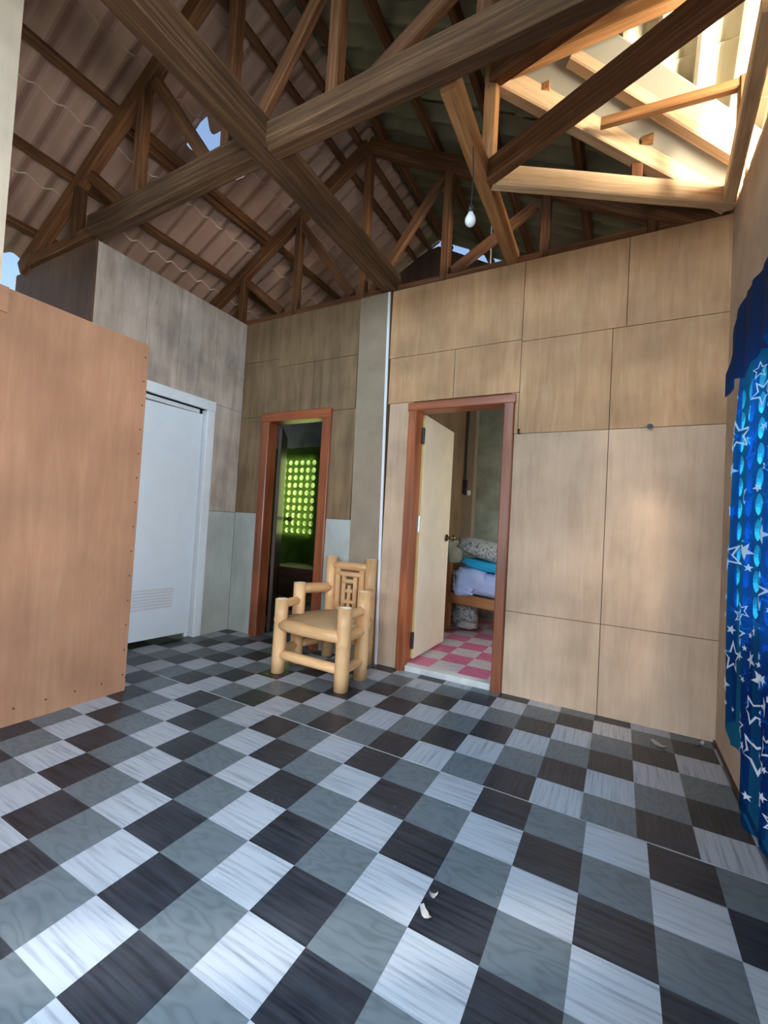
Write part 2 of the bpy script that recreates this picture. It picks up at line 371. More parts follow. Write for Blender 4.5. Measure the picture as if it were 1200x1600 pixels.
# free standing partition
pt = M(); pt.box(-8.83, -8.75, -10.0, -.40, 0.0, 10.66, g=2); pt.box(-9.1, -8.83, -10.0, -.44, 0, .3, g=1, mi=0); pt.box(-9.1,-8.83,-10.0,-.44,10.3,10.62,g=1)
for y in (-.62,-3.2,-5.8,-8.4): pt.box(-9.1,-8.83,y,y+.2,.3,10.3,g=2)
pt.box(-9.18,-9.1,-10.0,-.40,0,10.66,g=2)
for k in range(14):
    for (yy, zz) in ((-.5, .5+k*.75),(-.4-.7*k, .4),):
        pt.box(-8.75,-8.742,yy-.02,yy+.02,zz-.02,zz+.02, mi=1)
pt.box(-8.75,-8.69,-10.0,-3.98,10.05,10.66,g=1)
struct('wall_partition', pt, [PLY_ORANGE, SEAM], label='orange plywood partition standing at left')
ps = M(); ps.box(-8.95, -8.75, -10.0, -4.13, 10.66, 18.5, g=2)
struct('wall_partition_upper', ps, wood('plywood_pale', [(.25,(.76,.60,.44)),(.75,(.86,.72,.56))], su=1.5, sv=10, rough=.6, bump=.03, vary=0), label='pale plywood panel above the partition at far left')
# right wall with the window
XR = 6.88
WIN = (-3.2, 5.3, 3.95, 9.35)
wr = M()
wall_x(wr, -13, 17.6, -.05, 15.0, XR, XR+.5, [(WIN[0], WIN[1], WIN[2], WIN[3]), (-9.5,-6,3.5,9.5), (10.5,14,4,9.5)], mi=0)  # the opening nearest the camera is unseen, added to let light in
yy = -13.0; zz = 15.35
while yy < 7.2:                              # broken top edge
    st = random.uniform(.12,.4); zz = 15.22+random.uniform(-.14,.14)
    wr.box(XR+random.uniform(0,.05), XR+.45, yy, yy+st, 14.95, zz); yy += st
struct('wall_right', wr, PLASTER, label='beige plastered wall with the curtained window')
bb = M(); bb.box(XR-.05, XR, -12.5, YW, 0, .07)
struct('baseboard_right', bb, DARKWOOD)
# unseen wall behind the camera; its openings are added to let light in
wf = M(); wall_y(wf, -18.5, 7.4, -.05, 15.0, -13.3, -12.9, [(-2.5,3.8,-.05,10.6),(-8.0,-4.2,3.8,9.6),(-12.85,-11.2,-.05,10)], mi=0)
struct('wall_front', wf, PLASTER)
# dark room and bedroom shells
wd = M(); wall_y(wd, -18.5, -4.4, -.05, 15, 14.4, 14.7, [(-16.4,-13.4,4.5,9.6)], mi=0)
struct('wall_dark_room', wd, GREENW)
wm = M(); wm.box(-4.6, -4.2, 7.1, 17.9, 4.75, 15, mi=0); wm.box(-4.75, -4.2, 7.1, 17.9, -.3, 4.75, mi=1)
wm.box(-4.3,-4.05,7.1,17.6,4.68,4.80,mi=1)
struct('wall_bedroom_left', wm, [PLY_BROWN, GREENW])
wbb = M(); wbb.box(-4.2, 7.2, 17.6, 18.0, -.3, 15)
struct('wall_bedroom_back', wbb, GREENW)
cp = M(); cp.box(-4.2,-3.55,17.0,17.6,4.8,15); 
struct('trim_3', cp, CONC, label='grey corner post in the bedroom')
cb = M(); cb.box(-4.4, 7.2, 14.7, 18, 15, 15.15)
struct('ceiling_bedroom', cb, GREENW)
# gable wall under the roof at the back, stopping short of the sheets
gw = M()
def zsheet(x): return 22.65-.575*abs(x+5.8)
prof = []
for k in range(0, 41):
    x = -18.5+k*(25.9/40); prof.append((x, max(15.0, zsheet(x)-(.62 if x > -6.5 else .5))))
for (xa, za), (xb, zb) in zip(prof, prof[1:]):
    if za > 15.0 or zb > 15.0:
        n = gw.add([(xa,14.45,15),(xb,14.45,15),(xb,14.45,zb),(xa,14.45,za),(xa,14.65,15),(xb,14.65,15),(xb,14.65,zb),(xa,14.65,za)])
        for q in ((0,1,2,3),(5,4,7,6),(3,2,6,7),(1,0,4,5)): gw.face([n+i for i in q], [(gw.v[n+i][2], gw.v[n+i][0]) for i in q])
struct('wall_gable', gw, PLY_DARK)
# ground outside
gd = M(); gd.quad((-120,-120,-.6),(120,-120,-.6),(120,120,-.6),(-120,120,-.6))
struct('ground_outside', gd, GRASS)

# ------------------------------------------------------------------ door frames and leaves
def frame_y(name, x0, x1, zt, w, y0, y1, label):
    f = M(); f.beam((x0+w/2,(y0+y1)/2,0),(x0+w/2,(y0+y1)/2,zt-.1), w, y1-y0, up=(0,1,0)); o = None
    t = struct(name, f, REDWOOD, label=label)
    g = M(); g.beam((x1-w/2,(y0+y1)/2,0),(x1-w/2,(y0+y1)/2,zt-.1), w, y1-y0, up=(0,1,0)); obj('jamb', g, REDWOOD, t)
    h = M(); h.beam((x0-.02,(y0+y1)/2,zt),(x1+.02,(y0+y1)/2,zt), y1-y0+.05, w*.9); obj('head', h, REDWOOD, t)
    return t
d1 = frame_y('door_1', -10.75, -6.75, 10.2, .46, YW-.12, YW+.52, 'dark doorway with red-brown wooden frame')
d2 = frame_y('door_2', -3.04, 1.0, 10.12, .36, YW-.12, YW+.52, 'bedroom doorway with red-brown wooden frame')
def leaf(parent, name, hx, hy, ex, ey, z0, z1, th, mat, edge=None):
    m = M(); a = V((hx,hy,0)); b = V((ex,ey,0)); d = (b-a).normalized(); n = V((-d.y, d.x, 0))
    P = [a-n*th/2, a+n*th/2, b+n*th/2, b-n*th/2]
    k = m.add([(p.x,p.y,z) for z in (z0,z1) for p in P])
    L = (b-a).length
    for q, mi in (((0,1,5,4),1),((1,2,6,5),0),((2,3,7,6),1),((3,0,4,7),0),((4,5,6,7),1),((3,2,1,0),1)):
        m.face([k+i for i in q], [(m.v[k+i][2], (V(m.v[k+i])-a).dot(d)) for i in q], mi)
    return obj(name, m, [mat, edge or mat], parent, bevel=.02)
def knob(parent, p, d, mat, r=.13):
    m = M(); p = V(p); d = V(d).normalized()
    prof = [(0,.16),(.05,.16),(.06,.06),(.2,.06),(.24,r),(.34,r*1.12),(.42,r*.8),(.45,.02)]
    m.tube([p+d*a for a, _ in prof], [b for _, b in prof], n=16)
    return obj('door_handle', m, mat, parent, smooth=True)
lf2 = leaf(d2, 'door_leaf', -2.66, 7.22, -2.66, 10.55, .32, 9.95, .17, CREAM, YEDGE)
knob(lf2, (-2.575,10.2,5.06), (1,0,0), BRASS); knob(lf2, (-2.745,10.2,5.06), (-1,0,0), BRASS)
for z, mt in ((9.1, BLACK), (5.6, CHROME), (1.05, BLACK)):
    hg = M(); hg.box(-2.80,-2.58,7.10,7.22,z-.3,z+.3); hg.tube([(-2.62,7.13,z-.32),(-2.62,7.13,z+.32)], .05, n=8)
    o = obj('hinge', hg, mt, d2)
    if mt is CHROME: o['label'] = 'bare steel hinge'
lf1 = leaf(d1, 'door_leaf', -10.15, 7.25, -12.1, 9.85, .1, 9.95, .17, DARKWOOD)
knob(lf1, (-11.8,9.7,5.5), (.8,.6,0), BRASS)
# white door
d3m = M()
d3m.box(XL-.45, XL+.07, 4.66, 5.08, 0, 10.22, g=2)
d3 = struct('door_3', d3m, WHITEP, label='white plastic door with white frame, slightly ajar', bevel=.03)
q = M(); q.box(XL-.45, XL+.07, .95, 1.33, 0, 10.22); obj('jamb', q, WHITEP, d3, bevel=.03)
q = M(); q.box(XL-.46, XL+.08, .94, 5.09, 10.22, 10.66, g=1); obj('head', q, WHITEP, d3, bevel=.03)
q = M(); q.box(XL-.45, XL-.32, 1.33, 4.66, 10.05, 10.22, g=1); q.box(XL-.45, XL-.32, 4.52, 4.66, 0, 10.22); obj('door_stop', q, WHITEP, d3)
hx, hy, ex, ey = XL-.20, 4.58, XL-.50, 1.38
lf3 = leaf(d3, 'door_leaf', hx, hy, ex, ey, .22, 10.0, .14, WHITE)
dv = (V((ex,ey,0))-V((hx,hy,0))).normalized(); nv = V((-dv.y, dv.x, 0))
if nv.x < 0: nv = -nv
vt = M()
for k in range(7):
    z = 1.5+k*.125; a = V((hx,hy,0))+dv*.85+nv*.08; b = V((hx,hy,0))+dv*2.75+nv*.08
    vt.beam((a.x,a.y,z),(b.x,b.y,z), .05, .075, ch=.01)
o = obj('vent', vt, flat('vent_shadow_grey', (.66,.66,.68), .5, .3, .05), lf3); o['label'] = 'slatted vent near the foot of the door'

# ------------------------------------------------------------------ right window, curtain
def lattice(m, u0, u1, z0, z1, cu, cz, a, b, fn, th, pointed=False):
    nu = max(1, round((u1-u0)/cu)); nz = max(1, round((z1-z0)/cz)); cu = (u1-u0)/nu; cz = (z1-z0)/nz; K = 16
    for i in range(nu):
        for j in range(nz):
            cx, cy = u0+(i+.5)*cu, z0+(j+.5)*cz
            inn, out = [], []
            for k in range(K):
                t = 2*math.pi*(k+.5)/K; c, s = math.cos(t), math.sin(t)
                r = 1/max(abs(c)/(cu/2), abs(s)/(cz/2))
                e = (abs(c)**1.0) if not pointed else abs(c)**1.5
                inn.append((cx+a*math.copysign(e, c), cy+b*s)); out.append((cx+r*c, cy+r*s))
            for d in (0, th):
                pi = m.add([fn(x, z, d) for x, z in inn]); po = m.add([fn(x, z, d) for x, z in out])
                for k in range(K):
                    q = (k+1) % K; m.face((pi+k, pi+q, po+q, po+k))
                if d == 0: p0 = pi
                else:
                    for k in range(K):
                        q = (k+1) % K; m.face((p0+k, p0+q, pi+q, pi+k))
w1 = M(); lattice(w1, WIN[0], WIN[1], WIN[2], WIN[3], .85, .54, .28, .235, lambda u, z, d: (XR+.02+d, u, z), .08, True)
win1 = struct('window_1', w1, BLOCK, label='breeze block window behind the blue curtain')
q = M(); q.box(XR-.02, XR+.52, WIN[0]-.12, WIN[1]+.0, WIN[2]-.12, WIN[2]); obj('window_sill', q, WHITEP, win1)
w2 = M(); lattice(w2, -16.4, -13.4, 4.5, 9.6, .5, .5, .17, .17, lambda u, z, d: (u, 14.45+d, z), .22)
struct('window_2', w2, BLOCK, label='breeze block window of the dark room')

def lerp(tbl, v):
    for (a, x), (b, y) in zip(tbl, tbl[1:]):
        if v <= b: return x+(y-x)*max(0, (v-a)/(b-a))
    return tbl[-1][1]
def cx(y, z, off=0):
    s = min(1, max(0, (10.4-z)/3))
    return 6.50+off-.10*math.sin(y*5.2+.3*math.sin(z*.9))*(.2+.8*s)-.05*(.3+.7*s)*math.sin(y*11+z*.5)
YF = [(0,2.0),(.6,2.05),(1.3,2.15),(1.7,2.9),(2.0,3.3),(5,3.2),(8.6,3.28),(9.0,3.3),(10.4,3.4)]
cur = M(); NY, NZ = 110, 60
zb = [(-4,.9),(-1,.8),(.3,.95),(1.0,.62),(1.6,.8),(2.1,.5),(2.25,1.5),(3.0,1.75),(3.5,1.95)]
zt_ = [(-4,10.3),(1.2,10.25),(2.3,10.35),(3.1,10.0),(3.5,9.6)]
ids = {}
for i in range(NY+1):
    for j in range(NZ+1):
        y = -3.4+(3.35+3.4)*i/NY
        b, t = lerp(zb, y)+.06*math.sin(y*9), lerp(zt_, y)
        z = b+(t-b)*j/NZ
        ye = y+.05*math.sin(z*2.3)*(1 if i == NY else .3)+(.02*math.sin(z*7) if i == NY else 0)
        ids[i, j] = cur.add([(cx(ye, z), ye, z)])
for i in range(NY):
    for j in range(NZ): cur.face((ids[i,j], ids[i+1,j], ids[i+1,j+1], ids[i,j+1]))
st = cur; rs = random.Random(5); placed = []
def star(cy_, cz_, r, rot, solid):
    K = 10; P = []
    for k in range(K):
        rr = r if k % 2 == 0 else r*.42; t = rot+math.pi*k/5
        P.append((rr*math.cos(t), rr*math.sin(t)))
    def w(u, v): y, z = cy_+u, cz_+v; return (cx(y, z)-.022, y, z)
    if solid:
        c = st.add([w(0,0)]); n = st.add([w(u, v) for u, v in P])
        for k in range(K): st.face((c, n+k, n+(k+1) % K), None, 1)
    else:
        n = st.add([w(u, v) for u, v in P]); q = st.add([w(u*.72, v*.72) for u, v in P])
        for k in range(K): j = (k+1) % K; st.face((n+k, n+j, q+j, q+k), None, 1)
for k in range(900):
    y, z = rs.uniform(-3.2, 3.0), rs.uniform(1.15, 8.8)
    if z < 2.2 and y > 1.9: continue
    r = rs.choice([.06,.08,.1,.17,.26,.34])
    if any(math.hypot(y-a, z-b) < (r+c)*.95 for a, b, c in placed): continue
    if z > 4.2 and rs.random() < .6: continue
    placed.append((y, z, r)); star(y, z, r, rs.uniform(0, 6.28), r < .12 or (r == .17 and rs.random() < .6))
curt = obj('curtain', cur, [CURT, STAR], smooth=True)
tag(curt, 'blue curtain printed with white stars hanging over the right-hand window', 'curtain')
hd = M(); ids = {}
for i in range(61):
    for j in range(9):
        y = -3.4+(3.62+3.4)*i/60; t = lerp([(-4,10.4),(1.2,10.35),(2.3,10.45),(3.0,10.2),(3.4,9.75),(3.7,9.2)], y); b = 8.85+.05*math.sin(y*8)
        z = b+(max(t,b+.1)-b)*j/8
        ids[i,j] = hd.add([(cx(y, z, -.14), y, z)])
for i in range(60):
    for j in range(8): hd.face((ids[i,j], ids[i+1,j], ids[i+1,j+1], ids[i,j+1]))
o = obj('heading', hd, CURT_H, curt, smooth=True); o['label'] = 'plain navy heading along the top of the curtain'
rod = M(); rod.tube([(6.78,-3.6,10.25),(6.78,3.3,10.2)], .05, n=8)
tag(obj('curtain_rod', rod, BLACK), 'thin rod that carries the blue star curtain', 'curtain rod')
# green curtain in the dark room
gc = M(); ids = {}
for i in range(61):
    for j in range(21):
        x = -17.2+4.2*i/60; z = 2.1+8.2*j/20
        ids[i,j] = gc.add([(x, 14.12+.09*math.sin(x*6+.4*math.sin(z)), z)])
for i in range(60):
    for j in range(20): gc.face((ids[i,j], ids[i+1,j], ids[i+1,j+1], ids[i,j+1]))
tag(obj('curtain', gc, CURT_G, smooth=True), 'green curtain over the small window of the dark room', 'curtain')

# ------------------------------------------------------------------ roof sheets
def course_sheet(m, P, s0, s1, ts, ends, gap=None, amp=.15, per=.84, th=.08, lift=.09):
    """P(s,t,h) -> point; ribs run along s, waves along t; ends[k] clips s at column k"""
    def h(s, t): return amp*math.sin(2*math.pi*t/per)+lift*(s-s0)/(s1-s0)
    for k in range(len(ts)-1):
        a0, a1 = s0, s0
        b0, b1 = min(s1, ends[k]), min(s1, ends[k+1])
        if gap:
            (a0, b0), (a1, b1) = gap(a0, b0, ts[k]), gap(a1, b1, ts[k+1])
        if b0 <= a0+.02 and b1 <= a1+.02: continue
        b0, b1 = max(b0, a0+.01), max(b1, a1+.01)
        t0, t1 = ts[k], ts[k+1]
        q = [(a0,t0),(b0,t0),(b1,t1),(a1,t1)]
        n = m.add([P(s, t, h(s,t)) for s, t in q]+[P(s, t, h(s,t)+th) for s, t in q])
        m.face((n,n+1,n+2,n+3)); m.face((n+7,n+6,n+5,n+4))
        m.face((n,n+3,n+7,n+4), None, 1); m.face((n+1,n+5,n+6,n+2), None, 1)
def cols(t0, t1, per=.84, seg=10):
    n = max(2, int((t1-t0)/per*seg)); return [t0+(t1-t0)*k/n for k in range(n+1)]
CS = math.sqrt(1+.575**2)
def PL(sx, t, h): x = -5.8-sx; return (x-.575*h/CS, t, 22.65-.575*sx+h/CS)
def PR(sx, t, h): x = -5.8+sx; return (x+.575*h/CS, t, 22.65-.575*sx+h/CS)
rl = M(); courses = [0, 2.3, 4.65, 7.1, 9.6, 12.2]
def hole(a, b, t):                           # a broken place in the sheets where the sky shows
    if 1.95 < t < 4.4:
        lo = 4.15+.12*math.sin(t*9); hi = 5.05+.12*math.sin(t*7)-.25*(t > 3.6)
        if a < lo < b and b < 5: return a, lo
        if a < hi < b: return hi, b
    return a, b
for k in range(5):
    a, b = courses[k]-(.4 if k else 0), courses[k+1]
    tb = [-12.8, -8.6, -4.1, .6, 5.25, 9.9, 15.2]
    for bi in range(6):
        t0, t1 = tb[bi], tb[bi+1]+.25
        off = .09*(bi % 2)
        ts = cols(t0, t1)
        course_sheet(rl, lambda s, t, h, off=off: PL(s, t, h+off), a, b, ts, [99]*len(ts), gap=(hole if k in (1, 2) else None))
struct('ceiling_left', rl, [SHEET_L, SHEET_EDGE], label='pinkish corrugated roof sheets of the left slope', smooth=False)
def vx(y): return 1.07+1.565*abs(y-2.9)
rr = M(); cr = [0, 2.4, 4.8, 7.2, 9.6, 12.0, 13.6]
for k in range(6):
    a, b = cr[k]-(.4 if k else 0), cr[k+1]
    tb = [-12.8, -8.6, -4.1, .6, 5.25, 9.9, 15.2]
    for bi in range(6):
        t0, t1 = tb[bi], tb[bi+1]+.25; off = .09*(bi % 2); ts = cols(t0, t1)
        ends = [(vx(t)+5.8 if -1.2 < t < 6.95 else 99) for t in ts]
        course_sheet(rr, lambda s, t, h, off=off: PR(s, t, h+off), a, b, ts, ends)
struct('ceiling_right', rr, [SHEET_D, SHEET_EDGE], label='dark corrugated roof sheets of the right slope')
rw = M(); CB = math.sqrt(1+.81)
for sg in (1, -1):
    for k, (a, b) in enumerate(((0,1.45),(1.15,2.45),(2.15,4.3))):
        for bi, (t0, t1) in enumerate(((1.0,5.75),(5.5,10.2))):
            ts = cols(t0, t1)
            ends = [max(0, (t-1.07)/1.565) if t < 7.4 else 99 for t in ts]
            off = .05*bi
            def PB(s, t, h, sg=sg, off=off):
                h += off; return (t, 2.9+sg*(s+.9*h/CB), 18.72-.9*s+h/CB)
            course_sheet(rw, PB, a, b, ts, ends)
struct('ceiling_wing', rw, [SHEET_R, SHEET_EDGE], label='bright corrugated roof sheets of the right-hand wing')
rc = M()
for sx in (-1, 1):
    n = rc.add([(-5.8,-12.8,22.86),(-5.8,15.3,22.86),(-5.8+sx*.7,15.3,22.5),(-5.8+sx*.7,-12.8,22.5)]); rc.face((n,n+1,n+2,n+3))
for sy in (-1, 1):
    n = rc.add([(.7,2.9,18.95),(10.3,2.9,18.95),(10.3,2.9+sy*.6,18.5),(.7,2.9+sy*.6,18.5)]); rc.face((n,n+1,n+2,n+3))
struct('trim_4', rc, SHEET_D, label='ridge capping of the roof')
# plain sheet lying in the valley
vs = M()                                       # one strip of sheet on each side of the wing ridge
for sg in (1, -1):
    A, B = V((1.0,2.9,18.42)), V((6.9,2.9+sg*3.75,15.12)); C = V((3.3,2.9,18.5)); D = V((8.6,2.9+sg*3.5,15.45))
    n = vs.add([A, B, D, C, A+V((0,0,.04)), B+V((0,0,.04)), D+V((0,0,.04)), C+V((0,0,.04))])
    for q in ((0,1,2,3),(7,6,5,4),(0,4,5,1),(1,5,6,2),(2,6,7,3),(3,7,4,0)): vs.face([n+i for i in q])
struct('trim_5', vs, VALLEY, label='plain metal valley sheets beside the valley rafters')

# ------------------------------------------------------------------ roof timbers
def tb(name, p0, p1, w, h, parent, mat=TIMBER, up=(0,0,1)):
    m = M(); m.beam(p0, p1, w, h, up=up, seg=max(1, int((V(p1)-V(p0)).length/2)), wob=.012); return obj(name, m, mat, parent)
def truss(y, label, posts, zb, log=None):
    t = thing('roof_truss', label, 'roof truss', (-5.8, y, zb))
    zr = lambda x: 21.9-.575*abs(x+5.8)
    tb('rafter', (-17.6, y, zr(-17.6)), (-5.8, y, 21.9), .34, .62, t); tb('rafter', (-5.8, y, 21.9), (6.9, y, zr(6.9)), .34, .62, t)
    if log:
        for a, b in log:
            m = M(); m.beam((a, y, zb+.4), (b, y, zb+.4), .62, .80, ch=.16, seg=6, wob=.03)
            obj('bottom_chord', m, TIMBER_OLD, t)
        tb('bottom_chord', (-17.4, y, zb+.3), (-11.6, y, zb+.3), .25, .4, t)
    else: tb('bottom_chord', (-17.4, y, zb+.3), (6.8, y, zb+.3), .3, .5, t)
    for x in posts: tb('post' if abs(x+5.8) > .3 else 'king_post', (x, y, zb+.3), (x, y, zr(x)-.2), .34, .34, t, up=(0,1,0))
    for (xa, za, xb_, zb_) in ((-9.45,19.5,-6.3,15.4),(-12.9,17.5,-10.3,15.4),(-2.3,19.3,-5.3,15.3),(1.35,17.1,-1.7,15.4)):
        tb('brace', (xa, y+.02, za), (xb_, y+.02, zb_), .22, .38, t)
    return t
truss(6.95, 'roof truss of rough brown timber standing on the back wall', (-12.95,-9.45,-5.75,-2.0,1.68,4.9), 14.75)
truss(-.42, 'roof truss with a thick dark bottom beam crossing the room', (-13.55,-9.92,-5.75,-2.12,1.62), 15.0, log=((-12.3,-4.55),(-4.0,7.0)))
m = M(); m.beam((-4.30,7.05,15.42),(-4.25,-8.5,15.42), .62, .82, seg=8, wob=.02)
tag(obj('tie_beam', m, TIMBER_OLD), 'heavy weathered tie beam running from the wall corner toward the viewer', 'beam')
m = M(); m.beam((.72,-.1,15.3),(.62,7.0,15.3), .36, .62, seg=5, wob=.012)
tag(obj('cross_beam', m, TIMBER_LIT_ORANGE), 'timber cross beam above the bedroom door that carries the light bulb', 'beam')
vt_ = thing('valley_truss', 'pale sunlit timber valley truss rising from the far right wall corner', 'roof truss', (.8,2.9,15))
tb('bottom_chord', (.9,2.95,15.28), (6.85,6.45,15.28), .3, .58, vt_, TIMBER_LIT_PALE); tb('rafter', (.85,2.95,18.15), (6.75,6.55,15.25), .34, .62, vt_, TIMBER_LIT_PALE)
tb('king_post', (.78,2.9,15.2), (.78,2.9,18.4), .36, .34, vt_, TIMBER_LIT_ORANGE, up=(0,1,0)); 
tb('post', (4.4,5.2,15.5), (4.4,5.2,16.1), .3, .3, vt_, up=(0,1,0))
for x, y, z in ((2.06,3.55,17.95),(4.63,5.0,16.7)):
    m = M(); m.box(x-.14,x+.14,y-.1,y+.12,z-.2,z+.32); o = obj('cleat', m, TIMBER_LIT_ORANGE, vt_)
m = M(); m.beam((.85,2.8,15.3),(6.7,.15,15.3), .3, .62, seg=5, wob=.012)
tag(obj('diagonal_beam', m, TIMBER), 'dark diagonal tie beam crossing to the right wall near the viewer', 'beam')
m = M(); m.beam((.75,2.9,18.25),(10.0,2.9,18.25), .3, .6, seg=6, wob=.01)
tag(obj('ridge_beam', m, TIMBER_LIT_ORANGE), 'orange lit ridge beam of the right-hand roof wing', 'beam')
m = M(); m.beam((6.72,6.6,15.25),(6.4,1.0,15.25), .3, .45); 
tag(obj('wall_plate', m, TIMBER_LIT_PALE), 'sunlit wall plate timber along the top of the right wall', 'beam')
m = M(); m.beam((.85,2.85,18.15),(6.6,-1.0,15.3), .34, .6)
tag(obj('valley_rafter', m, TIMBER), 'timber valley rafter behind the thick cross truss at top right', 'beam')
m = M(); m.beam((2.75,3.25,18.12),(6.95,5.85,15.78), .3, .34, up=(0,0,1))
tag(obj('batten', m, TIMBER_LIT_PALE), 'pale batten along the upper edge of the valley sheet', 'batten')
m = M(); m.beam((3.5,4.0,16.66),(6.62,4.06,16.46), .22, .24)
tag(obj('jack_rafter', m, TIMBER_LIT_ORANGE), 'short reddish timber bridging the valley rafter and the wall plate', 'beam')
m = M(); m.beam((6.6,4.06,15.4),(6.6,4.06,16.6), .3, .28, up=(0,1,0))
tag(obj('short_post', m, TIMBER_LIT_ORANGE), 'short upright timber standing on the right wall plate', 'post')
names = ['topmost purlin beside the ridge, left roof slope', 'second purlin down from the ridge, left roof slope', 'third purlin down from the ridge, left roof slope', 'purlin crossing the middle of the left roof slope', 'purlin above the white door wall, left roof slope', 'lowest purlin over the eave, left roof slope']
for x, lab in zip((-6.25,-7.1,-8.9,-11.33,-13.95,-16.45), names):
    z = 22.36-.575*abs(x+5.8); m = M(); m.beam((x,-12.6,z),(x,15.0,z), .26, .30, up=(-.5,0,1), seg=6, wob=.02)
    tag(obj('purlin', m, TIMBER), lab, 'purlin')
m = M(); m.beam((-11.62,-.3,19.02),(-11.55,7.2,19.02), .22, .34, seg=4, wob=.02)
tag(obj('purlin', m, TIMBER), 'doubled purlin piece under the middle purlin beside the roof gap', 'purlin')
for k, x in enumerate((-5.0,-2.5,.1,2.8,5.2)):
    z = 22.36-.575*abs(x+5.8)
    if x < 1.0: spans = [(-12.6,15.0)]
    else:
        dy = (x-1.07)/1.565; spans = [(2.9+dy+.3,15.0),(-12.6,2.9-dy-.3)]
    for a, b in spans:
        m = M(); m.beam((x,a,z),(x,b,z), .26, .30, up=(.5,0,1), seg=4, wob=.02)
        tag(obj('purlin', m, TIMBER), 'shaded purlin under the dark right roof slope', 'purlin', 'purlins of the right roof slope')
for k, (s, lab) in enumerate(((1.2,'purlin just below the ridge beam of the right-hand wing, near slope'),(2.9,'lower purlin of the right-hand wing, near slope'))):
    m = M(); m.beam((1.3+1.565*s,2.9-s,18.42-.9*s),(10.0,2.9-s,18.42-.9*s), .26, .26, up=(0,-.8,1))
    tag(obj('purlin', m, TIMBER), lab, 'purlin')

# ------------------------------------------------------------------ light bulb, wire, hooks
lb = thing('light_bulb', 'white light bulb hanging on a short wire from the cross beam', 'light bulb', (.83,1.5,13.0))
prof = [(12.97,.012),(12.985,.05),(13.02,.10),(13.08,.13),(13.15,.132),(13.22,.11),(13.28,.075),(13.33,.06)]
m = M(); m.tube([(.83,1.5,z) for z, _ in prof], [r for _, r in prof], n=18); obj('bulb', m, BULB, lb, smooth=True)
m = M(); m.tube([(.83,1.5,13.32),(.83,1.5,13.48),(.83,1.5,13.53)], [.065,.06,.02], n=14); obj('socket', m, PORCE, lb, smooth=True)
m = M(); m.tube([(.83,1.5,13.5),(.85,1.5,14.3),(.80,1.5,15.05)], .014, n=6); obj('wire', m, PORCE, lb)
m = M(); m.tube([(-.45,7.6,18.3),(-.42,7.6,16.4),(-.38,7.6,14.4)], .025, n=6)
tag(obj('hanging_wire', m, WIRE), 'thin pale wire hanging behind the top of the back wall', 'wire')
m = M(); m.tube([(5.03,6.69,8.9),(5.03,6.58,8.9),(5.03,6.55,8.9)], [.05,.05,.085], n=10)
tag(obj('wall_nail', m, BLACK), 'small dark round-headed nail in the salmon wall', 'nail')
m = M(); m.tube([(1.17,6.69,9.05),(1.17,6.6,9.02),(1.17,6.56,8.92),(1.22,6.56,8.86)], .03, n=8)
tag(obj('wall_hook', m, BLACK), 'tiny hook beside the top of the bedroom door frame', 'hook')

# ------------------------------------------------------------------ bamboo chair
ch = thing('bamboo_armchair', 'bamboo armchair with stepped posts standing in front of the column', 'chair', (-4.9,5.0,0))
def bam(name, p0, p1, r, nodes=(), hollow=False, mat=None, bend=None):
    p0, p1 = V(p0), V(p1); L = (p1-p0).length; ks = [0]
    for t in nodes: ks += [t-.07/L, t-.025/L, t, t+.025/L, t+.07/L]
    ks += [.25,.5,.75,1]; ks = sorted(k for k in set(ks) if 0 <= k <= 1)
    pts, rad = [], []
    for k in ks:
        p = p0.lerp(p1, k)
        if bend: p = p+V(bend)*math.sin(math.pi*k)
        pts.append(p); rr_ = r*(1+.015*math.sin(k*5))
        for t in nodes:
            d = abs(k-t)*L
            if d < .01: rr_ = r*1.0
            elif d < .04: rr_ = r*1.07
        rad.append(rr_)
    m = M(); m.tube(pts, rad, n=18, hollow=hollow, mi_cap=1)
    return obj(name, m, [mat or BAMBOO, BAMBOO_CUT], ch, smooth=True)
FLc, FRc, MLc, MRc, BLc, BRc = (-6.27,3.65), (-3.46,3.53), (-6.45,4.83), (-3.55,4.85), (-6.05,6.32), (-4.22,6.40)
for (x, y), h, r, nd in ((FLc,2.62,.24,(.72,)),(FRc,2.70,.24,(.55,)),(MLc,3.08,.24,(.5,)),(MRc,3.08,.245,(.28,)),(BLc,4.08,.22,(.62,)),(BRc,4.10,.225,(.53,.2))):
    bam('leg', (x,y,0), (x,y,h), r, nd, hollow=True)
def P3(c, z): return (c[0], c[1], z)
def ext(a, b, z, za=None, e=.0): return P3(a, z), P3(b, za if za is not None else z)
bam('seat_rail', *ext(FLc, FRc, 1.72), .215, (.45,), bend=(0,-.12,0))
bam('seat_rail', *ext(FLc, MLc, 1.72), .19); bam('seat_rail', *ext(MLc, BLc, 1.72), .19)
bam('seat_rail', *ext(FRc, MRc, 1.72), .19); bam('seat_rail', *ext(MRc, BRc, 1.72), .19); bam('seat_rail', *ext(BLc, BRc, 1.75), .17)
bam('stretcher', *ext(FLc, FRc, .66), .17, (.3,)); bam('stretcher', *ext(FLc, MLc, .72), .15); bam('stretcher', *ext(MLc, BLc, .72), .15)
bam('stretcher', *ext(FRc, MRc, .66), .17); bam('stretcher', *ext(MRc, BRc, .72), .15); bam('stretcher', *ext(BLc, BRc, .80), .15)
bam('arm', *ext(FLc, MLc, 2.42), .16); bam('arm', *ext(MLc, BLc, 2.86, 2.80), .20, (.55,)); bam('arm', *ext(FRc, MRc, 2.42), .16); bam('arm', *ext(MRc, BRc, 2.80), .19)
bam('back_rail', *ext(BLc, BRc, 3.74), .165, (.7,)); bam('back_rail', *ext(BLc, BRc, 2.0), .12)
def bl(x): return 6.32+.08*(x+6.05)/1.83
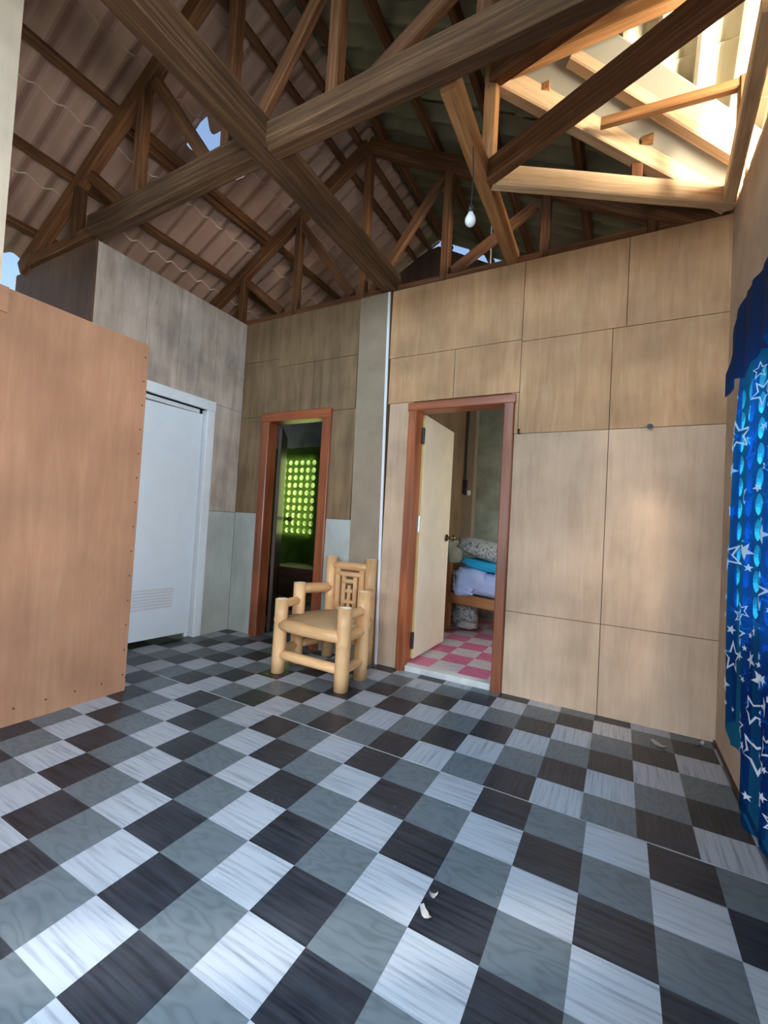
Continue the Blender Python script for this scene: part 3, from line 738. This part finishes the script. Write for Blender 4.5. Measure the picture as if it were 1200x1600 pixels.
for x, a, b, r in ((-5.70,1.9,3.66,.13),(-4.60,1.9,3.66,.13),(-5.42,2.1,3.32,.10),(-4.88,2.1,3.32,.10),(-5.15,2.0,2.98,.085)):
    bam('back_slat', (x, bl(x)-.02, a), (x, bl(x)-.02, b), r, (.45,))
for xa, xb_, z, r in ((-5.70,-4.60,3.42,.10),(-5.46,-4.84,3.14,.09),(-5.3,-5.0,2.75,.08),(-5.46,-4.84,2.32,.08)):
    bam('back_slat', (xa, bl(xa)-.05, z), (xb_, bl(xb_)-.05, z), r, (.5,))
se = M(); K = 22
for k in range(K):
    t0 = k/K; y = 3.72+(6.25-3.72)*t0
    xl = lerp([(3.6,-6.25),(4.83,-6.4),(6.3,-6.0)], y); xr = lerp([(3.6,-3.5),(4.83,-3.6),(6.3,-4.25)], y)
    w = (6.25-3.72)/K
    se.tube([(xl+.02, y, 1.87),((xl+xr)/2, y, 1.86),(xr-.02, y, 1.87)], w*.54, n=8)
obj('seat', se, BAMBOO_SPLIT, ch, smooth=True)['label'] = 'seat of split bamboo slats'

# ------------------------------------------------------------------ bedroom contents
bed = thing('bed', 'wooden bed frame seen through the bedroom door', 'bed', (-1.2,14.5,.33))
for x, y, h in ((-3.32,12.95,3.75),(-3.32,16.4,3.75),(2.2,12.5,2.5),(2.2,16.2,2.5)):
    m = M(); m.beam((x,y,.33),(x,y,h), .36, .36, up=(0,1,0)); obj('leg', m, BEDWOOD, bed)
m = M(); m.beam((-3.3,12.9,2.0),(2.2,12.5,1.72), .22, .52); obj('side_rail', m, BEDWOOD, bed)
m = M(); m.beam((-3.3,16.4,2.0),(2.2,16.2,1.72), .22, .52); obj('side_rail', m, BEDWOOD, bed)
m = M(); m.beam((-3.32,12.95,2.0),(-3.32,16.4,2.0), .22, .5); m.beam((-3.32,12.95,3.5),(-3.32,16.4,3.5), .2, .3); obj('headboard', m, BEDWOOD, bed)
m = M()
for k in range(9): m.box(-3.3,2.2,13.0+k*.38,13.3+k*.38,2.02,2.12,g=0)
obj('slat_base', m, BEDWOOD, bed)
def blob(cx_, cy_, cz_, rx, ry_, rz, nx=40, ny=24, e=.6, wr=.08, seed=0, tilt=0, flatb=None):
    m = M(); rnd = random.Random(seed); ph = [rnd.uniform(0,6.28) for _ in range(8)]; ids = {}
    for i in range(nx):
        for j in range(ny+1):
            a = 2*math.pi*i/nx; b = -math.pi/2+math.pi*j/ny
            f = lambda c: math.copysign(abs(c)**e, c)
            x, y, z = f(math.cos(b))*f(math.cos(a)), f(math.cos(b))*f(math.sin(a)), f(math.sin(b))
            w = 1+wr*(math.sin(3*x+5*z+ph[0])*math.sin(4*y+3*z+ph[1])+.5*math.sin(9*x+7*z+ph[2])*math.sin(8*y+ph[3])+.35*math.sin(15*z+6*x+ph[4]))
            X, Y_, Z = x*rx*w, y*ry_*w, z*rz*w
            Z += tilt*X
            ids[i,j] = m.add([(cx_+X, cy_+Y_, cz_+Z)])
    for i in range(nx):
        for j in range(ny):
            k = (i+1) % nx; m.face((ids[i,j], ids[k,j], ids[k,j+1], ids[i,j+1]), [(i*.1,j*.1)]*4)
    return m
bd = thing('folded_blanket', 'pale blue blanket bundled on the bed', 'blanket', (-1.2,13.8,2.1))
obj('fold', blob(-1.0,13.75,2.74,2.15,.95,.62,wr=.05,seed=1,tilt=-.06), SHEETBLUE, bd, smooth=True)
obj('fold', blob(-2.15,13.45,3.0,.85,.8,.58,wr=.07,seed=2), SHEETBLUE, bd, smooth=True)
obj('fold', blob(.2,13.55,3.02,1.25,.85,.46,wr=.07,seed=3,tilt=-.08), SHEETBLUE, bd, smooth=True)
obj('fold', blob(-2.5,13.1,2.45,.55,.5,.32,wr=.1,seed=5), SHEETBLUE, bd, smooth=True)
tag(obj('folded_sheet', blob(-.7,13.6,3.62,2.0,.95,.26,wr=.09,seed=4,tilt=-.12), SHEETCYAN, smooth=True), 'bright cyan sheet folded on top of the blue blanket', 'sheet')
pm, nt, b = newmat('black_and_white_print'); L = nt.links
tc = N(nt,'ShaderNodeTexCoord'); vo = N(nt,'ShaderNodeTexVoronoi', i_Scale=26.0, feature='DISTANCE_TO_EDGE'); no = N(nt,'ShaderNodeTexNoise', i_Scale=30.0, i_Distortion=3.0, i_Detail=3.0)
L.new(tc.outputs['Object'], vo.inputs['Vector']); L.new(tc.outputs['Object'], no.inputs['Vector'])
r_ = ramp(nt, [(.42,(.09,.09,.09)),(.54,(.60,.58,.54))]); L.new(no.outputs['Fac'], r_.inputs[0]); L.new(r_.outputs[0], b.inputs['Base Color']); b.inputs['Roughness'].default_value=.8
tag(obj('pillow', blob(-1.05,13.75,4.34,2.1,1.0,.5,wr=.05,seed=6,tilt=-.2,e=.75), pm, smooth=True), 'black and white patterned pillow on top of the bed pile', 'pillow')
tag(obj('cloth_bag', blob(-2.75,14.3,.98,.62,.5,.62,wr=.16,seed=8), pm, smooth=True), 'crumpled patterned bag under the bed', 'bag')
tag(obj('cloth_bag', blob(-2.45,13.75,.55,.5,.35,.2,wr=.14,seed=9), PAPER, smooth=True), 'pale crumpled bag lying on the pink floor under the bed', 'bag')
sb = thing('power_socket', 'black power box and cord on the bedroom corner post', 'socket', (-4.0,16.95,7.9))
m = M(); m.box(-4.12,-3.9,16.86,17.02,7.6,8.5); obj('box', m, BLACK, sb, bevel=.03)
m = M(); m.box(-3.9,-3.68,16.9,17.02,7.55,7.85); obj('plug', m, WHITEP, sb, bevel=.03)
m = M(); m.tube([(-4.03,16.95,8.5),(-4.05,16.96,11),(-3.98,16.96,14.9)], .045, n=6); obj('cord', m, BLACK, sb)
# dark room furniture
tbm = thing('wooden_bench', 'dark wooden bench inside the unlit room', 'bench', (-11,11,0))
m = M(); m.box(-13.4,-8.3,10.2,12.6,2.55,2.85,g=0); obj('top', m, DARKWOOD, tbm, bevel=.03)
for x in (-13.2,-8.5):
    for y in (10.4,12.4): m = M(); m.box(x-.2,x+.2,y-.2,y+.2,0,2.55); obj('leg', m, DARKWOOD, tbm)
m = M(); m.box(-13.2,-8.5,10.3,10.4,1.2,2.55,g=0); obj('apron', m, DARKWOOD, tbm)

# ------------------------------------------------------------------ scraps on the floor
def scrap(x, y, w, h, rot, lab, curl=.06, seed=0):
    m = M(); rnd = random.Random(seed); K = 5; c, s = math.cos(rot), math.sin(rot); ids = {}
    for i in range(K+1):
        for j in range(3):
            u, v = (i/K-.5)*w*(1+rnd.uniform(-.1,.1)), (j/2-.5)*h*(1-.6*abs(i/K-.4))
            ids[i,j] = m.add([(x+u*c-v*s, y+u*s+v*c, .015+curl*(abs(i/K-.5)*2)**2+rnd.uniform(0,.02))])
    for i in range(K):
        for j in range(2): m.face((ids[i,j], ids[i+1,j], ids[i+1,j+1], ids[i,j+1]))
    return tag(obj('paper_scrap', m, PAPER, smooth=True), lab, 'paper scrap')
scrap(2.15,-2.6,.24,.10,-.6, 'curled pinkish paper scrap on the black tile in front', seed=1)
scrap(2.12,-2.24,.13,.09,.4, 'small crumpled pale scrap just behind the curled paper scrap', seed=2)
scrap(5.49,5.5,.42,.2,-.7, 'torn grey tile piece by the far right corner', seed=3)
scrap(6.5,6.3,.2,.12,.8, 'dark crumb of broken tile in the far right corner', seed=4)

# ------------------------------------------------------------------ light
w = bpy.data.worlds.new('world'); SC.world = w; w.use_nodes = True
nt = w.node_tree; bg = nt.nodes['Background']
sky = nt.nodes.new('ShaderNodeTexSky'); sky.sky_type = 'NISHITA'; sky.sun_disc = False; sky.sun_elevation = math.radians(50); sky.sun_rotation = math.radians(120)
sky.air_density = 1.2; sky.dust_density = 2.0
nt.links.new(sky.outputs[0], bg.inputs['Color']); bg.inputs['Strength'].default_value = .22
def area(name, loc, direction, sx, sy, power, col, spread=180):
    l = bpy.data.lights.new(name, 'AREA'); l.shape = 'RECTANGLE'; l.size = sx*U; l.size_y = sy*U; l.energy = power; l.color = col
    l.spread = math.radians(spread)
    o = bpy.data.objects.new(name, l); COL.objects.link(o); o.location = V(loc)*U
    o.rotation_euler = V(direction).to_track_quat('-Z', 'Z').to_euler(); return o
area('fill_front_high', (.6,-22,16), (0,.8,-.64), 9, 8, 155, (.58,.80,1.0), 100)  # added lamp standing in for sky light, aimed down at the floor
area('fill_front_low', (-1,-19,6.0), (.2,1,0), 7, 8, 13, (.80,.90,1.0), 100)  # added low lamp, brightens the back wall through the unseen front opening
area('fill_front_left', (-6.1,-17,7.5), (.12,1,-.12), 6, 6, 15, (.80,.90,1.0), 100)  # added lamp outside the second unseen front opening
area('daylight_right_gable', (12.0,3.4,13.0), (-1,.1,.42), 7, 4, 115, (1,.90,.74))
area('fill_right_eave', (13.0,-1.5,16.8), (-1,.42,-.10), 6, 2.2, 300, (1,.88,.70))  # second lamp on this side, added to brighten the valley timbers
area('daylight_star_window', (9.0,1,7.0), (-1,0,-.05), 9, 6, 46, (1,.98,.95))
area('fill_right_near', (7.9,-7.7,6.8), (-1,.45,.12), 3.4, 5.8, 42, (.86,.94,1.0), 95)  # added lamp at an unseen opening, brightens partition and white door
area('daylight_kitchen', (-19.2,-6,9.5), (1,.05,0), 6, 8, 7, (.9,1,.97))
area('daylight_bedroom', (8,12.2,6.8), (-1,0,-.1), 3.4, 5.4, 30, (1,1,.95))
area('daylight_dark_room', (-14.9,16,7), (0,-1,0), 4, 6, 80, (1,1,.95))
# added spot standing in for the sun; the wall slit shapes its floor band
sp = bpy.data.lights.new('sun_standin_spot', 'SPOT'); sp.energy = 5500; sp.color = (1,.96,.86); sp.spot_size = math.radians(20); sp.spot_blend = .1; sp.shadow_soft_size = .6*U
so = bpy.data.objects.new('sun_standin_spot', sp); COL.objects.link(so)
dr = V((.813*math.cos(math.radians(32)), .582*math.cos(math.radians(32)), -math.sin(math.radians(32))))
so.location = (V((-12.0,-13.1,5))-dr*40)*U; so.rotation_euler = dr.to_track_quat('-Z','Z').to_euler()

SC.view_settings.view_transform = 'Standard'; SC.view_settings.look = 'None'
SC.view_settings.gamma = 1; SC.view_settings.use_curve_mapping = False; SC.view_settings.exposure = 0.3
SC.cycles.use_denoising = True
SC.cycles.max_bounces = 10; SC.cycles.diffuse_bounces = 6
